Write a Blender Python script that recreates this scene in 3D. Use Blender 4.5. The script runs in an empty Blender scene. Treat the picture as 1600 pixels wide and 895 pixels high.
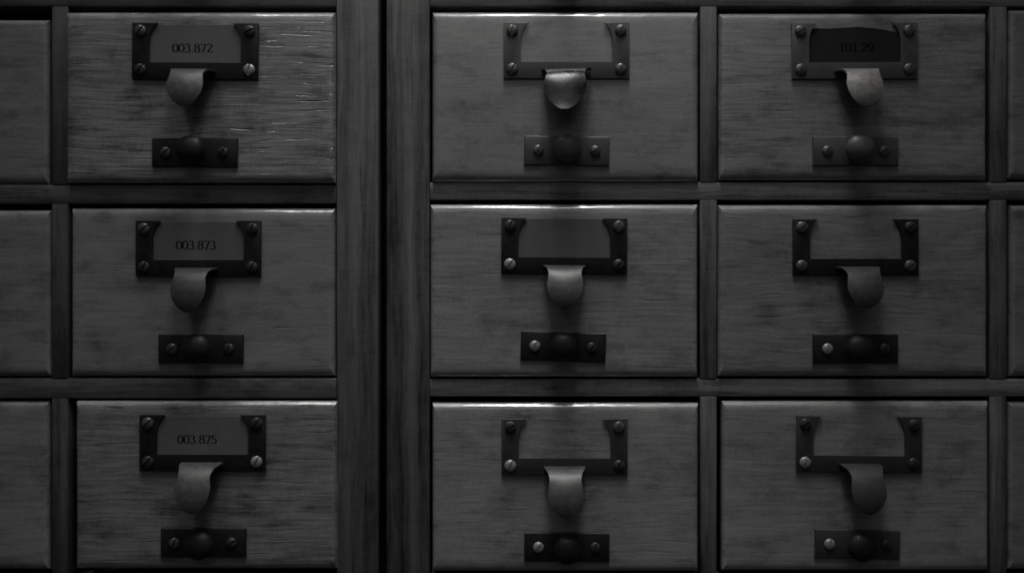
import bpy, bmesh, math, random
from mathutils import Vector

C = bpy.context.scene.collection
SC = bpy.context.scene
random.seed(7)

# ------------------------------------------------------------------ camera
S = 0.0004            # metres per photo pixel on the plane of the cabinet frames
D = 0.52              # distance of the camera from that plane
AX, AY = 825.0, 470.0  # photo pixel the lens axis passes through
CX, CZ = (AX - 800) * S, (447.5 - AY) * S

cam_d = bpy.data.cameras.new('camera')
cam = bpy.data.objects.new('camera', cam_d)
C.objects.link(cam)
cam.location = (CX, -D, CZ)
cam.rotation_euler = (math.pi / 2, 0, 0)
cam_d.sensor_width = 36.0
cam_d.lens = 36.0 * D / (1600 * S)
cam_d.shift_x = -(AX - 800) / 1600
cam_d.shift_y = (AY - 447.5) / 1600
cam_d.clip_start = 0.01
cam_d.clip_end = 100
cam_d.dof.use_dof = True
cam_d.dof.focus_distance = D
cam_d.dof.aperture_fstop = 5.6
SC.camera = cam

# ------------------------------------------------------------------ world, lamps, exposure
w = bpy.data.worlds.new('World')
SC.world = w
w.use_nodes = True
bg = w.node_tree.nodes['Background']
bg.inputs['Color'].default_value = (0.97, 0.98, 1.0, 1)
bg.inputs['Strength'].default_value = 0.019

def tube(name, x, y0, y1, z, width, power, col=(1, 0.97, 0.93), spread=180):
    l = bpy.data.lights.new(name, 'AREA')
    l.shape = 'RECTANGLE'
    l.size = width
    l.size_y = abs(y1 - y0)
    l.energy = power
    l.color = col
    l.spread = math.radians(spread)
    o = bpy.data.objects.new(name, l)
    o.location = (x, (y0 + y1) / 2, z)
    C.objects.link(o)
    return o

# fluorescent ceiling tubes running away from the cabinet face
tube('ceiling_tube', -0.025, -0.07, -0.60, 0.88, 0.04, 0.76, (1, 0.99, 0.98), 66)
tube('ceiling_tube', 0.075, -0.07, -0.60, 0.88, 0.04, 0.76, (1, 0.99, 0.98), 66)
tube('overhead_fill', 0.05, -0.25, -1.25, 1.7, 1.4, 3.2, (1, 0.99, 0.98))  # added broad fill from above, softens the tube shadows; no known fixture
far = tube('front_fill', 0.0, -0.95, -2.35, 1.25, 1.5, 1.9, (1, 0.99, 0.98))  # added soft fill from the front, lifts the shade under the pulls
far.rotation_euler = (Vector((0.02, 0, 0.05)) - far.location).to_track_quat('-Z', 'Y').to_euler()
tube('ceiling_tube', -0.36, -0.10, -0.66, 0.88, 0.045, 0.62, (1, 0.99, 0.98), 66)

SC.view_settings.view_transform = 'Standard'
SC.view_settings.look = 'None'
SC.view_settings.exposure = 0.0
SC.view_settings.gamma = 1.0
SC.cycles.filter_width = 1.8

# ------------------------------------------------------------------ helpers
def P(px, py, p=0.0):
    """photo pixel -> X, Z on the vertical plane standing p in front of the frames"""
    k = S * (D - p) / D
    return CX + (px - AX) * k, CZ - (py - AY) * k

def link(name, bm, mat, parent=None, smooth=None):
    me = bpy.data.meshes.new(name)
    bmesh.ops.recalc_face_normals(bm, faces=bm.faces[:])
    bm.to_mesh(me)
    bm.free()
    me.materials.append(mat)
    if smooth is not None:
        me.polygons.foreach_set('use_smooth', [True] * len(me.polygons))
        if smooth > 0:
            me.set_sharp_from_angle(angle=math.radians(smooth))
    o = bpy.data.objects.new(name, me)
    C.objects.link(o)
    if parent:
        o.parent = parent
    return o

def share(name, me, parent):
    o = bpy.data.objects.new(name, me)
    C.objects.link(o)
    o.parent = parent
    return o

def thing(name, label, cat, loc=(0, 0, 0), group=None):
    o = bpy.data.objects.new(name, None)
    o.empty_display_size = 0.02
    C.objects.link(o)
    o.location = loc
    o['label'] = label
    o['category'] = cat
    if group:
        o['group'] = group
    return o

def add_box(bm, x0, x1, y0, y1, z0, z1, bev=0.0, seg=2):
    vs = [bm.verts.new((x, y, z)) for x in (x0, x1) for y in (y0, y1) for z in (z0, z1)]
    f = [(0, 1, 3, 2), (4, 6, 7, 5), (0, 4, 5, 1), (2, 3, 7, 6), (0, 2, 6, 4), (1, 5, 7, 3)]
    fs = [bm.faces.new([vs[i] for i in q]) for q in f]
    if bev:
        es = list({e for q in fs for e in q.edges})
        bmesh.ops.bevel(bm, geom=es, offset=bev, segments=seg, affect='EDGES', profile=0.5)

def add_plate(bm, pts, y_back, y_front, bev=0.0, wob=0.0):
    """outline in x,z extruded from y_back to y_front (towards the camera), front rim bevelled"""
    b = [bm.verts.new((x, y_back, z)) for x, z in pts]
    f = [bm.verts.new((x, y_front, z)) for x, z in pts]
    n = len(pts)
    front = bm.faces.new(f)
    bm.faces.new(b[::-1])
    for i in range(n):
        bm.faces.new((b[i], b[(i + 1) % n], f[(i + 1) % n], f[i]))
    if bev:
        bmesh.ops.bevel(bm, geom=list(front.edges), offset=bev, segments=2, affect='EDGES', profile=0.5)

def add_lathe(bm, prof, n=40):
    """profile of (radius, out) turned about the y axis, out = towards the camera"""
    rings = []
    for r, o in prof:
        if r < 1e-7:
            rings.append([bm.verts.new((0, -o, 0))])
        else:
            rings.append([bm.verts.new((r * math.cos(a), -o, r * math.sin(a)))
                          for a in [2 * math.pi * i / n for i in range(n)]])
    for a, b in zip(rings, rings[1:]):
        for i in range(n):
            j = (i + 1) % n
            if len(a) == 1:
                bm.faces.new((a[0], b[j], b[i]))
            elif len(b) == 1:
                bm.faces.new((a[i], a[j], b[0]))
            else:
                bm.faces.new((a[i], a[j], b[j], b[i]))

# ------------------------------------------------------------------ materials
def nd(t, kind, **kw):
    n = t.nodes.new(kind)
    for k, v in kw.items():
        setattr(n, k, v)
    return n

def math_node(t, op, a, b=None, c=None):
    n = nd(t, 'ShaderNodeMath', operation=op)
    for i, v in enumerate((a, b, c)):
        if v is None:
            continue
        if isinstance(v, (int, float)):
            n.inputs[i].default_value = v
        else:
            t.links.new(v, n.inputs[i])
    return n.outputs[0]

def ramp(t, src, stops):
    r = nd(t, 'ShaderNodeValToRGB')
    el = r.color_ramp.elements
    while len(el) < len(stops):
        el.new(0.5)
    for e, (p, c) in zip(el, stops):
        e.position = p
        e.color = (c[0], c[1], c[2], 1) if isinstance(c, tuple) else (c, c, c, 1)
    t.links.new(src, r.inputs[0])
    return r.outputs[0]

def noise(t, vec, scale3, scale=1.0, detail=3.0, rough=0.55, dist=0.0):
    m = nd(t, 'ShaderNodeMapping')
    m.inputs['Scale'].default_value = scale3
    t.links.new(vec, m.inputs['Vector'])
    n = nd(t, 'ShaderNodeTexNoise')
    n.inputs['Scale'].default_value = scale
    n.inputs['Detail'].default_value = detail
    n.inputs['Roughness'].default_value = rough
    n.inputs['Distortion'].default_value = dist
    t.links.new(m.outputs[0], n.inputs['Vector'])
    return n.outputs['Fac']

def wood(name, base, grain=1.0, wave=1.0, rough=0.42, axis='X', seed=0.0, bump=1.0, streak=0.0, mottle=1.0, spec=0.5, varnish=0.0):
    """oak veneer: stretched grain along the axis, pores, cloudy mottling, shallow relief"""
    m = bpy.data.materials.new(name)
    m.use_nodes = True
    t = m.node_tree
    bs = t.nodes['Principled BSDF']
    tc = nd(t, 'ShaderNodeTexCoord')
    oi = nd(t, 'ShaderNodeObjectInfo')
    off = nd(t, 'ShaderNodeVectorMath', operation='ADD')
    sc = nd(t, 'ShaderNodeVectorMath', operation='SCALE')
    sc.inputs[0].default_value = (3.7, 2.3, 5.1)
    t.links.new(math_node(t, 'ADD', oi.outputs['Random'], seed), sc.inputs['Scale'])
    t.links.new(tc.outputs['Object'], off.inputs[0])
    t.links.new(sc.outputs[0], off.inputs[1])
    v0 = off.outputs[0]
    # slow wander of the grain lines
    wn = noise(t, v0, (14, 14, 30) if axis == 'X' else (30, 14, 8), 1.0, 2.0)
    wamt = math_node(t, 'MULTIPLY', math_node(t, 'SUBTRACT', wn, 0.5), 0.012 * wave)
    cmb = nd(t, 'ShaderNodeCombineXYZ')
    t.links.new(wamt, cmb.inputs[2 if axis == 'X' else 0])
    va = nd(t, 'ShaderNodeVectorMath', operation='ADD')
    t.links.new(v0, va.inputs[0])
    t.links.new(cmb.outputs[0], va.inputs[1])
    v = va.outputs[0]
    def sv(along, across):
        return (along, across, across) if axis == 'X' else (across, across, along)
    fine = noise(t, v, sv(38, 760), 1.0, 4.0, 0.65)
    mid = noise(t, v, sv(34, 430), 1.0, 4.0, 0.6)
    band = noise(t, v, sv(4, 150), 1.0, 3.0, 0.55)
    cloud = noise(t, v0, (26, 26, 40), 1.0, 4.0, 0.6)
    pore = ramp(t, noise(t, v, sv(30, 700), 1.0, 2.0, 0.6), [(0.60, 0.0), (0.72, 1.0)])
    speck = noise(t, v0, (900, 900, 900), 1.0, 2.0, 0.6)
    weave = noise(t, v0, sv(1300, 90), 1.0, 2.0, 0.6)
    stain = ramp(t, noise(t, v0, sv(38, 70), 1.0, 5.0, 0.68), [(0.50, 0.0), (0.68, 1.0)])
    scuff = ramp(t, noise(t, v0, sv(60, 160), 1.0, 5.0, 0.75), [(0.66, 0.0), (0.74, 1.0)])
    # hairline scratches, a few per board
    iso = math_node(t, 'ABSOLUTE', math_node(t, 'SUBTRACT', noise(t, v0, (30, 30, 42), 1.0, 3.0, 0.6), 0.5))
    hair = math_node(t, 'MULTIPLY', ramp(t, iso, [(0.0, 1.0), (0.007, 0.0)]),
                     ramp(t, noise(t, v0, (55, 55, 70), 1.0, 2.0, 0.5), [(0.56, 0.0), (0.66, 1.0)]))
    # colour
    g = math_node(t, 'MULTIPLY', math_node(t, 'SUBTRACT', fine, 0.5), 0.85 * grain)
    g = math_node(t, 'ADD', g, math_node(t, 'MULTIPLY', math_node(t, 'SUBTRACT', mid, 0.5), 0.80 * grain))
    g = math_node(t, 'ADD', g, math_node(t, 'MULTIPLY', math_node(t, 'SUBTRACT', band, 0.5), 0.45 * grain + 1.1 * streak))
    g = math_node(t, 'ADD', g, math_node(t, 'MULTIPLY', math_node(t, 'SUBTRACT', cloud, 0.5), 0.60 * mottle))
    g = math_node(t, 'ADD', g, math_node(t, 'MULTIPLY', math_node(t, 'SUBTRACT', speck, 0.5), 0.55))
    g = math_node(t, 'ADD', g, math_node(t, 'MULTIPLY', hair, 0.30 * mottle))
    g = math_node(t, 'SUBTRACT', g, math_node(t, 'MULTIPLY', pore, 0.26 * grain))
    g = math_node(t, 'SUBTRACT', g, math_node(t, 'MULTIPLY', stain, 0.46 * mottle))
    g = math_node(t, 'ADD', g, math_node(t, 'MULTIPLY', scuff, 0.32 * mottle))
    g = math_node(t, 'ADD', g, math_node(t, 'MULTIPLY', math_node(t, 'SUBTRACT', weave, 0.5), 0.34 * grain))
    if varnish:                                        # hand grime round the pull and knob
        sep = nd(t, 'ShaderNodeSeparateXYZ')
        t.links.new(tc.outputs['Object'], sep.inputs[0])
        dx = math_node(t, 'DIVIDE', sep.outputs['X'], 0.030)
        dz = math_node(t, 'DIVIDE', math_node(t, 'SUBTRACT', sep.outputs['Z'], 0.042), 0.034)
        rr = math_node(t, 'ADD', math_node(t, 'MULTIPLY', dx, dx), math_node(t, 'MULTIPLY', dz, dz))
        gm = math_node(t, 'MULTIPLY', math_node(t, 'POWER', 2.718, math_node(t, 'MULTIPLY', rr, -1.0)), ramp(t, cloud, [(0.35, 0.0), (0.6, 1.0)]))
        g = math_node(t, 'SUBTRACT', g, math_node(t, 'MULTIPLY', gm, 0.20))
    val = math_node(t, 'MULTIPLY', math_node(t, 'MAXIMUM', math_node(t, 'ADD', g, 1.0), 0.25), base)
    tint = ramp(t, cloud, [(0.35, (0.99, 0.995, 1.01)), (0.65, (1.005, 1.0, 0.985))])
    mx = nd(t, 'ShaderNodeVectorMath', operation='SCALE')
    t.links.new(tint, mx.inputs[0])
    t.links.new(val, mx.inputs['Scale'])
    t.links.new(mx.outputs[0], bs.inputs['Base Color'])
    # gloss
    rg = math_node(t, 'ADD', rough, math_node(t, 'MULTIPLY', math_node(t, 'SUBTRACT', cloud, 0.5), 0.35))
    t.links.new(rg, bs.inputs['Roughness'])
    bs.inputs['Specular IOR Level'].default_value = spec
    bs.inputs['Coat Weight'].default_value = varnish
    bs.inputs['Coat Roughness'].default_value = 0.16
    bs.inputs['Coat IOR'].default_value = 1.85
    # relief
    h = math_node(t, 'ADD', math_node(t, 'MULTIPLY', fine, 0.6), math_node(t, 'MULTIPLY', mid, 0.55))
    h = math_node(t, 'SUBTRACT', h, math_node(t, 'MULTIPLY', pore, 0.5))
    h = math_node(t, 'ADD', h, math_node(t, 'MULTIPLY', cloud, 0.5))
    h = math_node(t, 'ADD', h, math_node(t, 'MULTIPLY', speck, 0.12))
    b = nd(t, 'ShaderNodeBump')
    b.inputs['Strength'].default_value = 1.0
    b.inputs['Distance'].default_value = 0.00016 * bump
    t.links.new(h, b.inputs['Height'])
    t.links.new(b.outputs[0], bs.inputs['Normal'])
    t.links.new(b.outputs[0], bs.inputs['Coat Normal'])
    return m

def metal(name, base, metallic=0.0, rough=0.45, var=0.4, bump=0.4, spec=0.5):
    m = bpy.data.materials.new(name)
    m.use_nodes = True
    t = m.node_tree
    bs = t.nodes['Principled BSDF']
    tc = nd(t, 'ShaderNodeTexCoord')
    oi = nd(t, 'ShaderNodeObjectInfo')
    off = nd(t, 'ShaderNodeVectorMath', operation='ADD')
    t.links.new(tc.outputs['Object'], off.inputs[0])
    t.links.new(oi.outputs['Random'], off.inputs[1])
    v = off.outputs[0]
    a = noise(t, v, (260, 260, 260), 1.0, 4.0, 0.6)
    s = noise(t, v, (1500, 1500, 1500), 1.0, 2.0, 0.6)
    k = math_node(t, 'ADD', 1.0, math_node(t, 'MULTIPLY', math_node(t, 'SUBTRACT', a, 0.5), 2 * var))
    k = math_node(t, 'MULTIPLY', math_node(t, 'MAXIMUM', k, 0.2), 1.0)
    mx = nd(t, 'ShaderNodeVectorMath', operation='SCALE')
    mx.inputs[0].default_value = base
    t.links.new(k, mx.inputs['Scale'])
    t.links.new(mx.outputs[0], bs.inputs['Base Color'])
    bs.inputs['Metallic'].default_value = metallic
    bs.inputs['Specular IOR Level'].default_value = spec
    t.links.new(math_node(t, 'ADD', rough - 0.12, math_node(t, 'MULTIPLY', a, 0.24)), bs.inputs['Roughness'])
    b = nd(t, 'ShaderNodeBump')
    b.inputs['Strength'].default_value = 1.0
    b.inputs['Distance'].default_value = 0.00008 * bump
    t.links.new(math_node(t, 'ADD', a, math_node(t, 'MULTIPLY', s, 0.3)), b.inputs['Height'])
    t.links.new(b.outputs[0], bs.inputs['Normal'])
    return m

FRAME_V = wood('frame_oak_upright', 0.102, grain=1.5, wave=0.8, rough=0.5, axis='Z', streak=2.0, mottle=0.6, bump=0.5)
FRAME_H = wood('frame_oak_level', 0.150, grain=1.5, wave=0.5, rough=0.5, axis='X', streak=1.6, mottle=0.6, bump=0.5)
SHADE_V = wood('shaded_oak_upright', 0.058, grain=1.0, wave=0.8, rough=0.55, axis='Z', streak=1.2, bump=0.4)  # left dividers: shade beside the proud drawers put into the oak colour
SHADE_H = wood('shaded_oak_level', 0.085, grain=1.2, wave=0.5, rough=0.55, axis='X', streak=1.4, bump=0.4)  # left rails: shade under the drawers put into the oak colour
PANEL = wood('carcass_board', 0.10, grain=0.5, rough=0.6, axis='Z')
BOX = wood('drawer_box_board', 0.10, grain=0.5, rough=0.6, axis='X')

BLACK = metal('blackened_steel', (0.012, 0.012, 0.013), 0.0, 0.5, 0.8, 1.0, 0.35)
GREYP = metal('worn_grey_steel', (0.10, 0.099, 0.098), 0.2, 0.5, 0.15, 0.4)
CHAR = metal('dark_worn_steel', (0.042, 0.041, 0.041), 0.1, 0.5, 0.35, 0.5)
PLATE_G = metal('worn_plate_steel', (0.08, 0.079, 0.078), 0.2, 0.45, 0.3, 0.6)
KNOBM = metal('black_knob_lacquer', (0.012, 0.012, 0.0125), 0.0, 0.5, 0.3, 0.5, 0.3)
KNOBG = metal('grey_knob_lacquer', (0.085, 0.084, 0.084), 0.0, 0.42, 0.3, 0.6)
SCREW_D = metal('blackened_screw', (0.035, 0.034, 0.033), 0.1, 0.45, 0.4, 0.5)
SCREW_M = metal('dull_screw', (0.12, 0.117, 0.114), 0.5, 0.42, 0.4, 0.5)
SCREW_B = metal('bright_nickel_screw', (0.33, 0.325, 0.315), 0.4, 0.4, 0.35, 0.6)
PULL_L = metal('pale_worn_pull', (0.23, 0.226, 0.218), 0.35, 0.42, 0.6, 1.0)
PULL_M = metal('grey_pull', (0.078, 0.077, 0.076), 0.25, 0.46, 0.6, 1.4)
PULL_D = metal('dark_pull', (0.045, 0.044, 0.044), 0.2, 0.48, 0.5, 1.2)
PULL_S = metal('polished_pull', (0.022, 0.022, 0.022), 0.85, 0.27, 0.2, 0.2)
PAPER = metal('card_paper', (0.15, 0.149, 0.147), 0.0, 0.8, 0.14, 0.3, 0.2)
PAPER_G = metal('grey_card_paper', (0.12, 0.119, 0.118), 0.0, 0.8, 0.18, 0.3, 0.2)
PAPER_D = metal('dark_card_paper', (0.018, 0.018, 0.018), 0.0, 0.75, 0.25, 0.4, 0.2)
INK = metal('print_ink', (0.008, 0.008, 0.008), 0.0, 0.8, 0.1, 0.0, 0.1)
INK_D = metal('faint_print_ink', (0.003, 0.003, 0.003), 0.0, 0.8, 0.1, 0.0, 0.1)

# ------------------------------------------------------------------ the two cabinets
def bar(name, mat, parent, x0, x1, y0, y1, front, depth=0.020):
    """frame member from photo pixels, its face standing front ahead of the frame plane"""
    ax, az = P(x0, y1, front)
    bx, bz = P(x1, y0, front)
    bm = bmesh.new()
    cx, cz = (ax + bx) / 2, (az + bz) / 2
    add_box(bm, ax - cx, bx - cx, -front, depth, az - cz, bz - cz, 0.0005, 2)
    o = link(name, bm, mat, parent, 40)
    o.location = (cx, 0, cz)
    return o

def carcass(parent, x0, x1, y0, y1):
    ax, az = P(x0, y1)
    bx, bz = P(x1, y0)
    t = 0.016
    for nm, b in (('side_panel', (ax + 0.0004, ax + t, 0.0205, 0.42, az, bz)),
                  ('side_panel', (bx - t, bx - 0.0004, 0.0205, 0.42, az, bz)),
                  ('top_panel', (ax + t, bx - t, 0.0205, 0.42, bz - t, bz)),
                  ('bottom_panel', (ax + t, bx - t, 0.0205, 0.42, az, az + t)),
                  ('back_panel', (ax + 0.0004, bx - 0.0004, 0.4205, 0.43, az, bz))):
        bm = bmesh.new()
        add_box(bm, *b, 0.0004, 1)
        link(nm, bm, PANEL, parent, 40)

TOPY, BOTY = -335, 960
RAILS_L = [(TOPY, -296), (-24, 10), (289, 318), (591, 622), (906, BOTY)]
RAILS_R = [(TOPY, -296), (-24, 10), (285, 312), (592, 619), (903, BOTY)]

left = thing('card_cabinet', 'dark oak card cabinet left of the black gap, holding the drawer marked 003.872', 'cabinet')
right = thing('card_cabinet', 'wide dark oak card cabinet with mostly empty label holders, right of the black gap', 'cabinet')

bar('stile', FRAME_V, left, 526, 591, TOPY, BOTY, 0.0006)
bar('stile', FRAME_V, left, -440, -372, TOPY, BOTY, 0.0006)
for y0, y1 in RAILS_L:
    bar('rail', SHADE_H, left, -371.5, 525.5, y0, y1, 0.0)
for (a, ra), (b, rb) in zip(RAILS_L, RAILS_L[1:]):
    bar('divider', SHADE_V, left, 81, 106, ra + 0.5, b - 0.5, 0.0004)
carcass(left, -440, 591, TOPY, BOTY)

bar('stile', FRAME_V, right, 604, 671, TOPY, BOTY, 0.0006)
bar('stile', FRAME_V, right, 2028, 2096, TOPY, BOTY, 0.0006)
for y0, y1 in RAILS_R:
    bar('rail', FRAME_H, right, 671.5, 2027.5, y0, y1, 0.0)
for (a, ra), (b, rb) in zip(RAILS_R, RAILS_R[1:]):
    bar('divider', FRAME_V, right, 1094, 1120, ra + 0.5, b - 0.5, 0.0004)
    bar('divider', FRAME_V, right, 1547, 1573, ra + 0.5, b - 0.5, 0.0004)
carcass(right, 604, 2096, TOPY, BOTY)

# ------------------------------------------------------------------ hardware meshes (built once, one datablock per material)
CACHE = {}
def cached(key, mat, build, smooth):
    k = (key, mat.name)
    if k not in CACHE:
        o = link(key, build(), mat, None, smooth)
        CACHE[k] = o.data
        bpy.data.objects.remove(o)
    return CACHE[k]

def arc_pts(p0, p1, bulge, n=8):
    """quadratic curve p0..p1 pulled towards the point bulge"""
    out = []
    for i in range(n + 1):
        u = i / n
        out.append(tuple((1 - u) ** 2 * p0[k] + 2 * u * (1 - u) * bulge[k] + u * u * p1[k] for k in (0, 1)))
    return out

HW, HH = 97.5 * S, 43.5 * S      # half size of the label holder
def holder_bm():
    """U-shaped plate, open at the top, its two legs ending in inward horns"""
    q = lambda x, y: (x * S, -y * S)          # px from holder centre, y down
    pts = [q(-97.5, -43.5)]
    pts += arc_pts(q(-58, -43.5), q(-71, -14), q(-70, -34), 8)
    pts += [q(-71.5, 18.5), q(71.5, 18.5)]
    pts += arc_pts(q(71, -14), q(58, -43.5), q(70, -34), 8)
    pts += [q(97.5, -43.5), q(97.5, 43.5), q(-97.5, 43.5)]
    bm = bmesh.new()
    add_plate(bm, pts, -0.0006, -0.0019, 0.00025)
    # rim that stands the plate off the wood and leaves a slot for the card
    for x0, x1, y0, y1 in ((-97, -88, -43, 43), (88, 97, -43, 43), (-87.5, 87.5, 34, 43)):
        add_box(bm, x0 * S, x1 * S, -0.0007, 0.0002, -y1 * S, -y0 * S)
    return bm

def pull_bm(length=1.0, wide=1.0, bowl=1.0, curl=0.0):
    """finger pull: flared root, narrow neck, shield-shaped tongue bent out and down"""
    # (distance along px, half width px, out mm, down px)
    st = [(0.0, 33, 0.0, -3), (3, 32.5, 2.2, -2.6), (6, 31, 4.6, -1.4), (9, 28, 6.8, 0.8), (13, 25.5, 8.8, 5),
          (18, 24.5, 10.5, 10.5), (24, 25.6, 11.8, 17), (30, 27.2, 12.8, 24), (36, 27.0, 13.4, 31),
          (42, 25.4, 13.7, 38), (47, 22.4, 13.75, 44), (52, 18.2, 13.6, 50), (56, 13.6, 13.35, 54.5),
          (59, 9.0, 13.1, 57.8), (61, 4.8, 12.9, 59.8), (61.6, 1.2, 12.8, 60.4)]
    n = 14
    bm = bmesh.new()
    layers = []
    for th in (0.0, 0.0011):
        rows = []
        for i, (s, hw, out, dn) in enumerate(st):
            a = st[max(i - 1, 0)]; b = st[min(i + 1, len(st) - 1)]
            ty, tz = -(b[2] - a[2]) * 0.001, -(b[3] - a[3]) * S
            l = math.hypot(ty, tz) or 1
            ny, nz = -(-tz / l) * -1, -(ty / l)        # normal turned to the cabinet side
            ny, nz = (-tz / l), (ty / l)
            row = []
            for j in range(n + 1):
                u = -1 + 2 * j / n
                x = u * hw * S * wide
                cup = bowl * 0.0017 * (abs(u) ** 2) * min(1, max(0, (s - 8) / 20)) * (hw / 28) ** 2
                y = -out * 0.00132 + cup + ny * th - curl * max(0.0, (s - 30) / 31.6) ** 2
                z = -dn * S * length * 1.03 + nz * th
                row.append(bm.verts.new((x, y, z)))
            rows.append(row)
        layers.append(rows)
    for L in layers:
        for r0, r1 in zip(L, L[1:]):
            for j in range(n):
                bm.faces.new((r0[j], r0[j + 1], r1[j + 1], r1[j]))
    A, B = layers
    m = len(st)
    rim = [(i, 0) for i in range(m)] + [(m - 1, j) for j in range(1, n + 1)] + \
          [(i, n) for i in range(m - 2, -1, -1)] + [(0, j) for j in range(n - 1, 0, -1)]
    for (i, j), (k, l) in zip(rim, rim[1:] + rim[:1]):
        bm.faces.new((A[i][j], A[k][l], B[k][l], B[i][j]))
    return bm

def screw_bm(R=0.0036, h=0.0019, slot=0.0005):
    """domed head cut by a slot"""
    bm = bmesh.new()
    dome = lambda x, z: 0.0006 + (h - 0.0006) * math.sqrt(max(0.0, 1 - (x * x + z * z) / (R * R)))
    nu, nv = 9, 16
    for sgn in (1, -1):
        grid = []
        for i in range(nu + 1):
            u = slot + (R - slot) * (1 - (1 - i / nu) ** 1.6)
            c = math.sqrt(max(R * R - u * u, 1e-12))
            grid.append([(sgn * u, c * math.sin(math.pi / 2 * (-1 + 2 * j / nv))) for j in range(nv + 1)])
        vs = [[bm.verts.new((x, -dome(x, z), z)) for x, z in r] for r in grid]
        for a, b in zip(vs, vs[1:]):
            for j in range(nv):
                bm.faces.new((a[j], a[j + 1], b[j + 1], b[j]))
        lo = [bm.verts.new((v.co.x, -0.0005, v.co.z)) for v in vs[0]]
        for j in range(nv):
            bm.faces.new((vs[0][j], vs[0][j + 1], lo[j + 1], lo[j]))
        rim = [r[0] for r in vs] + [r[-1] for r in vs][::-1]
    add_lathe(bm, [(R, -0.0002), (R, 0.00055), (0, 0.00058)], 32)
    return bm

def knob_bm():
    prof = [(0.0056, -0.0002), (0.0056, 0.0009), (0.0046, 0.0014), (0.0042, 0.0022), (0.0046, 0.0030)]
    for i in range(1, 15):
        a = -math.pi / 2 + 0.45 + (math.pi - 0.45) * i / 14
        prof.append((max(0.0087 * math.cos(a), 0), 0.0071 + 0.0053 * math.sin(a)))
    prof[-1] = (0, prof[-1][1])
    bm = bmesh.new()
    add_lathe(bm, prof, 48)
    return bm

def knob_plate_bm():
    bm = bmesh.new()
    a, b = 66 * S, 22.5 * S
    add_plate(bm, [(-a, -b), (a, -b), (a, b), (-a, b)], 0.0002, -0.0017, 0.0005)
    return bm

# ------------------------------------------------------------------ drawers
def front_bm(wd, ht, seed, thick=0.018):
    """drawer front: a rim that rolls back, mitred at the corners and unevenly worn; origin bottom centre"""
    rnd = random.Random(seed)
    prof = [(0.0, thick, 0), (0.0, 0.0029, 0), (0.0002, 0.0025, .6), (0.0009, 0.0017, 1), (0.0017, 0.0010, 1), (0.0024, 0.0006, .8),
            (0.0034, 0.00034, .4), (0.0050, 0.00015, 0.1), (0.0072, 0.00004, 0), (0.0100, 0.0, 0)]
    N = 44
    wear = []
    for side in range(4):
        k = [rnd.gauss(0, 1) for _ in range(N + 1)]
        low = [rnd.gauss(0, 1) for _ in range(8)]
        row = []
        for i in range(N + 1):
            u = i / N * 6.99
            j = int(u); f = u - j
            row.append((low[j] * (1 - f) + low[j + 1] * f) * 0.00010 + k[i] * 0.000035 + (0.0003 if rnd.random() < 0.02 else 0))
        wear.append(row)
    bm = bmesh.new()
    rings = []
    for u, d, amt in prof:
        q = u * 0.5                                      # the ends are rolled more tightly than top and bottom
        c = [(-wd / 2 + q, u), (wd / 2 - q, u), (wd / 2 - q, ht - u), (-wd / 2 + q, ht - u)]
        ring = []
        for side in range(4):
            (xa, za), (xb, zb) = c[side], c[(side + 1) % 4]
            for i in range(N):
                f = i / N
                w_ = wear[side][i] * amt * min(1, i / 3, (N - i) / 3) if i else 0
                ring.append(bm.verts.new((xa + (xb - xa) * f, d + max(w_, -d * 0.6), za + (zb - za) * f)))
        rings.append(ring)
    M = 4 * N
    for a, b in zip(rings, rings[1:]):
        for i in range(M):
            j = (i + 1) % M
            bm.faces.new((a[i], a[j], b[j], b[i]))
        for i in range(0, M, N):
            bm.edges.get((a[i], b[i])).smooth = False
    bm.faces.new(rings[-1])
    bm.faces.new(rings[0][::-1])
    return bm

def smooth_keep(o):
    o.data.polygons.foreach_set('use_smooth', [True] * len(o.data.polygons))

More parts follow.
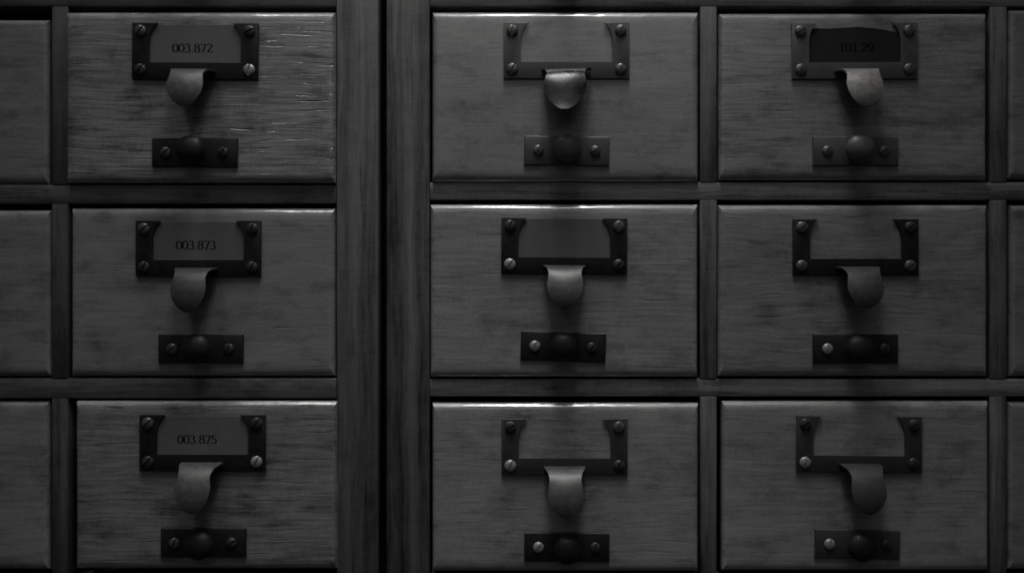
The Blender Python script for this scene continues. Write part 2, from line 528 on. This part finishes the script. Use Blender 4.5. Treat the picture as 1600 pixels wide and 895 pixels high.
GROUP = 'card drawers in the two cabinets'
def drawer(label, rect, p, mat, hold, hmat, plate, pmat, kmat, pullmat, pull_key, screws, tilt=0.0, htilt=0.0, roll=0.0, yaw=0.0):
    x0, y0, x1, y1 = rect
    ax, az = P(x0, y1, p)
    bx, bz = P(x1, y0, p)
    wd, ht = bx - ax, bz - az
    t = thing('catalog_drawer', label, 'drawer', ((ax + bx) / 2, -p, az), GROUP)
    t.rotation_euler = (0, math.radians(roll), 0)
    f = link('front', front_bm(wd, ht, label), mat, t)
    smooth_keep(f)
    bm = bmesh.new()                                   # the tray behind: two sides, back and floor
    e = 0.006
    for b in ((-wd / 2 + e, -wd / 2 + 2 * e, 0.0185, 0.38, e, ht - 3 * e), (wd / 2 - 2 * e, wd / 2 - e, 0.0185, 0.38, e, ht - 3 * e),
              (-wd / 2 + 2 * e + 1e-4, wd / 2 - 2 * e - 1e-4, 0.374, 0.38, e, ht - 3 * e),
              (-wd / 2 + 2 * e + 1e-4, wd / 2 - 2 * e - 1e-4, 0.0185, 0.3735, e + 1e-4, e + 0.005)):
        add_box(bm, *b)
    link('tray', bm, BOX, t)
    # label holder
    hx, hz = P((hold[0] + hold[2]) / 2, (hold[1] + hold[3]) / 2, p)
    h = share('label_holder', cached('label_holder', hmat, holder_bm, 35), t)
    h.location = (hx - t.location.x, 0, hz - t.location.z)
    h.rotation_euler = (0, math.radians(htilt), 0)
    sm = {'D': SCREW_D, 'M': SCREW_M, 'B': SCREW_B}
    rnd = random.Random(label)
    for k, (sx, sy) in zip(screws[:4], ((-84, -30.5), (84, -30.5), (-84, 29), (84, 29))):
        s = share('screw', cached('screw', sm[k], screw_bm, 40), h)
        s.location = (sx * S, -0.00185, -sy * S)
        s.rotation_euler = (0, rnd.uniform(0.15, 1.1), 0)
    builds = {'shield': lambda: pull_bm(), 'long': lambda: pull_bm(1.06, 0.97, 0.8), 'round': lambda: pull_bm(1.13, 1.17, -1.3, 0.0058)}
    pu = share('pull', cached('pull_' + pull_key, pullmat, builds[pull_key], 50), h)
    pu.location = (0, -0.0016, -33 * S)
    pu.rotation_euler = (0, 0, math.radians(yaw))
    # knob plate
    kx, kz = P((plate[0] + plate[2]) / 2, (plate[1] + plate[3]) / 2, p)
    kp = share('knob_plate', cached('knob_plate', pmat, knob_plate_bm, 35), t)
    kp.location = (kx - t.location.x, 0, kz - t.location.z)
    kp.rotation_euler = (0, math.radians(tilt), 0)
    kn = share('knob', cached('knob', kmat, knob_bm, 40), kp)
    kn.location = (0.0, -0.0017, 0.0004)
    for k, sx in zip(screws[4:], (-44, 44)):
        s = share('screw', cached('screw', sm[k], screw_bm, 40), kp)
        s.location = (sx * S, -0.0017, 0)
        s.rotation_euler = (0, rnd.uniform(0.15, 1.1), 0)
        s.scale = (0.92, 0.95, 0.92)
    return t, (hx, hz)

W_C1R1 = wood('oak_front_coarse', 0.235, grain=1.6, wave=0.6, rough=0.36, bump=1.7, mottle=1.1, seed=1.3, varnish=1.0)
W_C1R3 = wood('oak_front_grained', 0.19, grain=1.5, wave=0.6, rough=0.38, bump=1.4, mottle=1.1, seed=9.4, varnish=1.0)
W_C1R2 = wood('oak_front_plain', 0.215, grain=0.55, wave=0.5, rough=0.5, bump=0.6, mottle=0.8, seed=2.1, varnish=1.0)
W_C2R1 = wood('oak_front_smooth', 0.24, grain=0.42, wave=0.4, rough=0.42, bump=0.28, mottle=0.9, seed=3.7, varnish=1.0)
W_C2R2 = wood('oak_front_fine', 0.245, grain=0.8, wave=0.5, rough=0.4, bump=0.8, mottle=0.8, seed=4.9, varnish=1.0)
W_C3R1 = wood('oak_front_wavy', 0.22, grain=1.1, wave=0.8, rough=0.42, bump=0.8, mottle=1.0, seed=5.2, varnish=1.0)
W_C3R2 = wood('oak_front_rippled', 0.21, grain=1.0, wave=1.2, rough=0.45, bump=0.8, mottle=0.8, seed=6.4, varnish=1.0)
W_EDGE = wood('oak_front_side', 0.19, grain=0.7, wave=0.7, rough=0.48, bump=0.7, mottle=0.9, seed=8.6, varnish=0.4)

# label, rect, proud, wood, holder, holder metal, knob plate, plate metal, knob, pull metal, pull form, screws, tilt
spec = [
 ('coarse grained oak drawer with the card printed 003.872', (102, 18, 523, 285), 0.0042, W_C1R1, (209, 38, 404, 125), BLACK,
  (240, 217, 371, 261), BLACK, KNOBM, PULL_M, 'shield', 'MDDBMD', 0.0, 0.3),
 ('plain oak drawer with the card printed 003.873', (110, 325, 523, 588), 0.0012, W_C1R2, (215, 346, 408, 431), BLACK,
  (250, 522, 380, 567), BLACK, KNOBM, PULL_D, 'long', 'MDDDMD', 0.0, 0.0),
 ('grained oak drawer with the card printed 003.875', (117, 627, 526, 889), 0.0034, W_C1R3, (222, 649, 414, 733), BLACK,
  (254, 824, 384, 869), BLACK, KNOBM, PULL_M, 'long', 'MDDBMD', 0.0, 0.0),
 ('smooth oak drawer with empty grey label holder and shiny cupped pull', (675, 18, 1092, 283), 0.0032, W_C2R1, (787, 38, 983, 123), GREYP,
  (819, 214, 952, 259), PLATE_G, KNOBG, PULL_S, 'round', 'MMMMMM', 0.8, 0.0, -5.0),
 ('oak drawer with a blank grey card in its dark holder', (672, 319, 1091, 589), 0.0032, W_C2R2, (784, 341, 979, 428), BLACK,
  (814, 518, 946, 565), BLACK, KNOBM, PULL_M, 'shield', 'DMBDBD', 2.0, 0.4),
 ('oak drawer with empty dark holder and grey pull, below the blank card drawer', (675, 630, 1092, 893), 0.0032, W_C2R2, (785, 654, 979, 740), CHAR,
  (820, 831, 951, 876), BLACK, KNOBM, PULL_M, 'long', 'DMBDBD', 0.5, 0.0),
 ('wavy grained oak drawer with black card printed 101.29 and pale pull', (1124, 20, 1543, 281), 0.0028, W_C3R1, (1236, 38, 1432, 124), GREYP,
  (1269, 215, 1402, 259), PLATE_G, KNOBG, PULL_L, 'shield', 'MMMMMM', 0.0, -0.3),
 ('oak drawer with empty black holder and dark pull, below the black 101.29 card', (1123, 320, 1544, 588), 0.0024, W_C3R2, (1237, 344, 1434, 429), BLACK,
  (1269, 523, 1402, 566), BLACK, KNOBM, PULL_D, 'shield', 'MDMMBD', 0.0, 0.0),
 ('dim oak drawer with empty holder and one bright screw, in the lower right', (1129, 627, 1546, 892), 0.0022, W_C2R2, (1243, 649, 1439, 737), CHAR,
  (1273, 826, 1404, 872), CHAR, KNOBM, PULL_D, 'long', 'DDBDBD', 1.2, 0.6),
]
hold_pos = []
for s in spec:
    t, hp = drawer(s[0], s[1], s[2], s[3], s[4], s[5], s[6], s[7], s[8], s[9], s[10], s[11], s[12], s[13], yaw=s[14] if len(s) > 14 else 0.0)
    hold_pos.append((hp, s[2]))

def plain(label, rect, p, mat):
    cx = (rect[0] + rect[2]) / 2
    hy = rect[1] + 63
    ky = rect[1] + 220
    drawer(label, rect, p, mat, (cx - 97, hy - 43, cx + 97, hy + 43), BLACK, (cx - 66, ky - 22, cx + 66, ky + 22), BLACK,
           KNOBM, PULL_M, 'shield', 'MDDMMD')

plain('plain drawer front cut off at the left, beside the 003.872 drawer', (-345, 30, 75, 288), 0.0010, W_EDGE)
plain('plain drawer front cut off at the left, beside the 003.873 drawer', (-345, 328, 78, 588), 0.0010, W_EDGE)
plain('plain drawer front cut off at the left, beside the 003.875 drawer', (-345, 627, 75, 890), 0.0010, W_EDGE)
plain('sliver of a drawer front at the right edge, beside the black 101.29 card drawer', (1577, 14, 1998, 279), 0.0008, W_EDGE)
plain('sliver of a drawer front at the right edge, middle of the three there', (1580, 320, 1998, 588), 0.0008, W_EDGE)
plain('sliver of a drawer front at the right edge, lowest of the three there', (1577, 628, 1998, 890), 0.0008, W_EDGE)
# the row above the picture: its knobs and pulls throw the shadow bands on the top drawers
for nm, x0, x1 in (('above the cut off left drawers', -345, 76), ('above the 003.872 drawer', 108, 523), ('above the drawer with the shiny pull', 675, 1092),
                   ('above the black 101.29 card drawer', 1124, 1543), ('above the slivers at the right edge', 1577, 1998)):
    plain('oak drawer of the row over the top rail, ' + nm, (x0, -287, x1, -27), 0.0014, W_EDGE)

# ------------------------------------------------------------------ label cards and their print
def ell(cx, cy, rx, ry, a0, a1, n=26):
    return [(cx + rx * math.cos(math.radians(a0 + (a1 - a0) * i / n)), cy + ry * math.sin(math.radians(a0 + (a1 - a0) * i / n))) for i in range(n + 1)]
GLYPH = {   # strokes in a 0.5 x 1 box
 '0': [ell(0.25, 0.5, 0.20, 0.46, 0, 360, 40)],
 '1': [[(0.10, 0.86), (0.26, 0.97)], [(0.27, 0.97), (0.27, 0.03)], [(0.12, 0.03), (0.42, 0.03)]],
 '2': [ell(0.24, 0.74, 0.17, 0.23, 165, -25), [(0.394, 0.643), (0.06, 0.05)], [(0.05, 0.05), (0.42, 0.05), (0.46, 0.20)]],
 '3': [ell(0.22, 0.76, 0.155, 0.21, 155, -90), ell(0.21, 0.28, 0.205, 0.27, 90, -150)],
 '5': [[(0.13, 0.95), (0.41, 0.95)], [(0.13, 0.95), (0.10, 0.56)], ell(0.20, 0.31, 0.21, 0.28, 110, -145)],
 '7': [[(0.06, 0.80), (0.09, 0.94), (0.45, 0.94)], [(0.44, 0.93), (0.19, 0.0)]],
 '8': [ell(0.25, 0.75, 0.155, 0.21, 0, 360, 32), ell(0.25, 0.27, 0.19, 0.25, 0, 360, 32)],
 '9': [ell(0.25, 0.67, 0.18, 0.29, 0, 360, 32), [(0.43, 0.68), (0.41, 0.42), (0.30, 0.16), (0.10, 0.02)]],
 '.': [ell(0.12, 0.06, 0.03, 0.03, 0, 360, 8)],
}
ADV = {'.': 0.25}
def print_bm(text, width, height):
    """serif figures: upright strokes thick, level strokes thin"""
    total = sum(ADV.get(c, 0.5) for c in text)
    kx, kz = width / total, height
    bm = bmesh.new()
    pen = -total / 2
    for c in text:
        for si, st in enumerate(GLYPH[c]):
            pts = [((pen + x) * kx, (y - 0.5) * kz) for x, y in st]
            n = len(pts)
            L = []
            lift = -0.00004 - 0.000004 * si
            for i in range(n):
                a, b = pts[max(i - 1, 0)], pts[min(i + 1, n - 1)]
                if n > 12 and math.dist(pts[0], pts[-1]) < 1e-6 and i in (0, n - 1):
                    a, b = pts[n - 2], pts[1]
                dx, dz = b[0] - a[0], b[1] - a[1]
                l = math.hypot(dx, dz) or 1
                wv = (0.062 + 0.130 * (abs(dz) / l) ** 1.5) * kz * 0.85
                if c == '.':
                    wv = 0.06 * kz
                nx, nz = -dz / l * wv / 1.0, dx / l * wv / 1.0
                p = pts[i]
                L.append((bm.verts.new((p[0] + nx * 0.6, lift, p[1] + nz * 0.6)), bm.verts.new((p[0] - nx * 0.6, lift, p[1] - nz * 0.6))))
            for u, v in zip(L, L[1:]):
                bm.faces.new((u[0], v[0], v[1], u[1]))
        pen += ADV.get(c, 0.5)
    return bm

def card(label, idx, outline, mat, text=None, tx=None, ink=None):
    (hx, hz), p = hold_pos[idx]
    t = thing('label_card', label, 'label card', (hx, -p, hz), 'label cards in the drawer holders')
    bm = bmesh.new()
    add_plate(bm, [(x * S, -y * S) for x, y in outline], -0.0001, -0.00045, 0.0)
    link('paper', bm, mat, t)
    if text:
        ax, az = P(tx[0], tx[3], p)
        bx, bz = P(tx[2], tx[1], p)
        o = link('printed_number', print_bm(text, bx - ax, bz - az), ink, t)
        o.location = ((ax + bx) / 2 - hx, -0.00045, (az + bz) / 2 - hz)

plainc = [(-85, -41), (85, -41), (85, 32), (-85, 32)]
card('pale grey paper card printed 003.872 in black figures', 0, plainc, PAPER, '003.872', (269.5, 69, 333, 82.8), INK)
card('grey paper card printed 003.873 in black figures', 1, plainc, PAPER_G, '003.873', (275.5, 376, 338, 390), INK)
card('grey paper card printed 003.875 in black figures', 2, plainc, PAPER_G, '003.875', (277.5, 679, 340, 692.5), INK)
card('blank grey card with rounded top corners in the holder under the shiny pull', 4,
     [(-72, 32), (-72, -20)] + arc_pts((-72, -20), (-55, -42), (-71, -39), 6) + [(54, -42)] + arc_pts((55, -42), (72, -20), (71, -39), 6) + [(72, 32)], PAPER_G)
card('nearly black card printed 101.29 with a curved top edge', 6,
     [(-85, 32), (-85, -36), (-40, -35.5), (-10, -37), (8, -38), (25, -36.5), (45, -34), (60, -31), (72, -26), (85, -22), (85, 32)], PAPER_D,
     '101.29', (1310, 68, 1365, 82), INK_D)
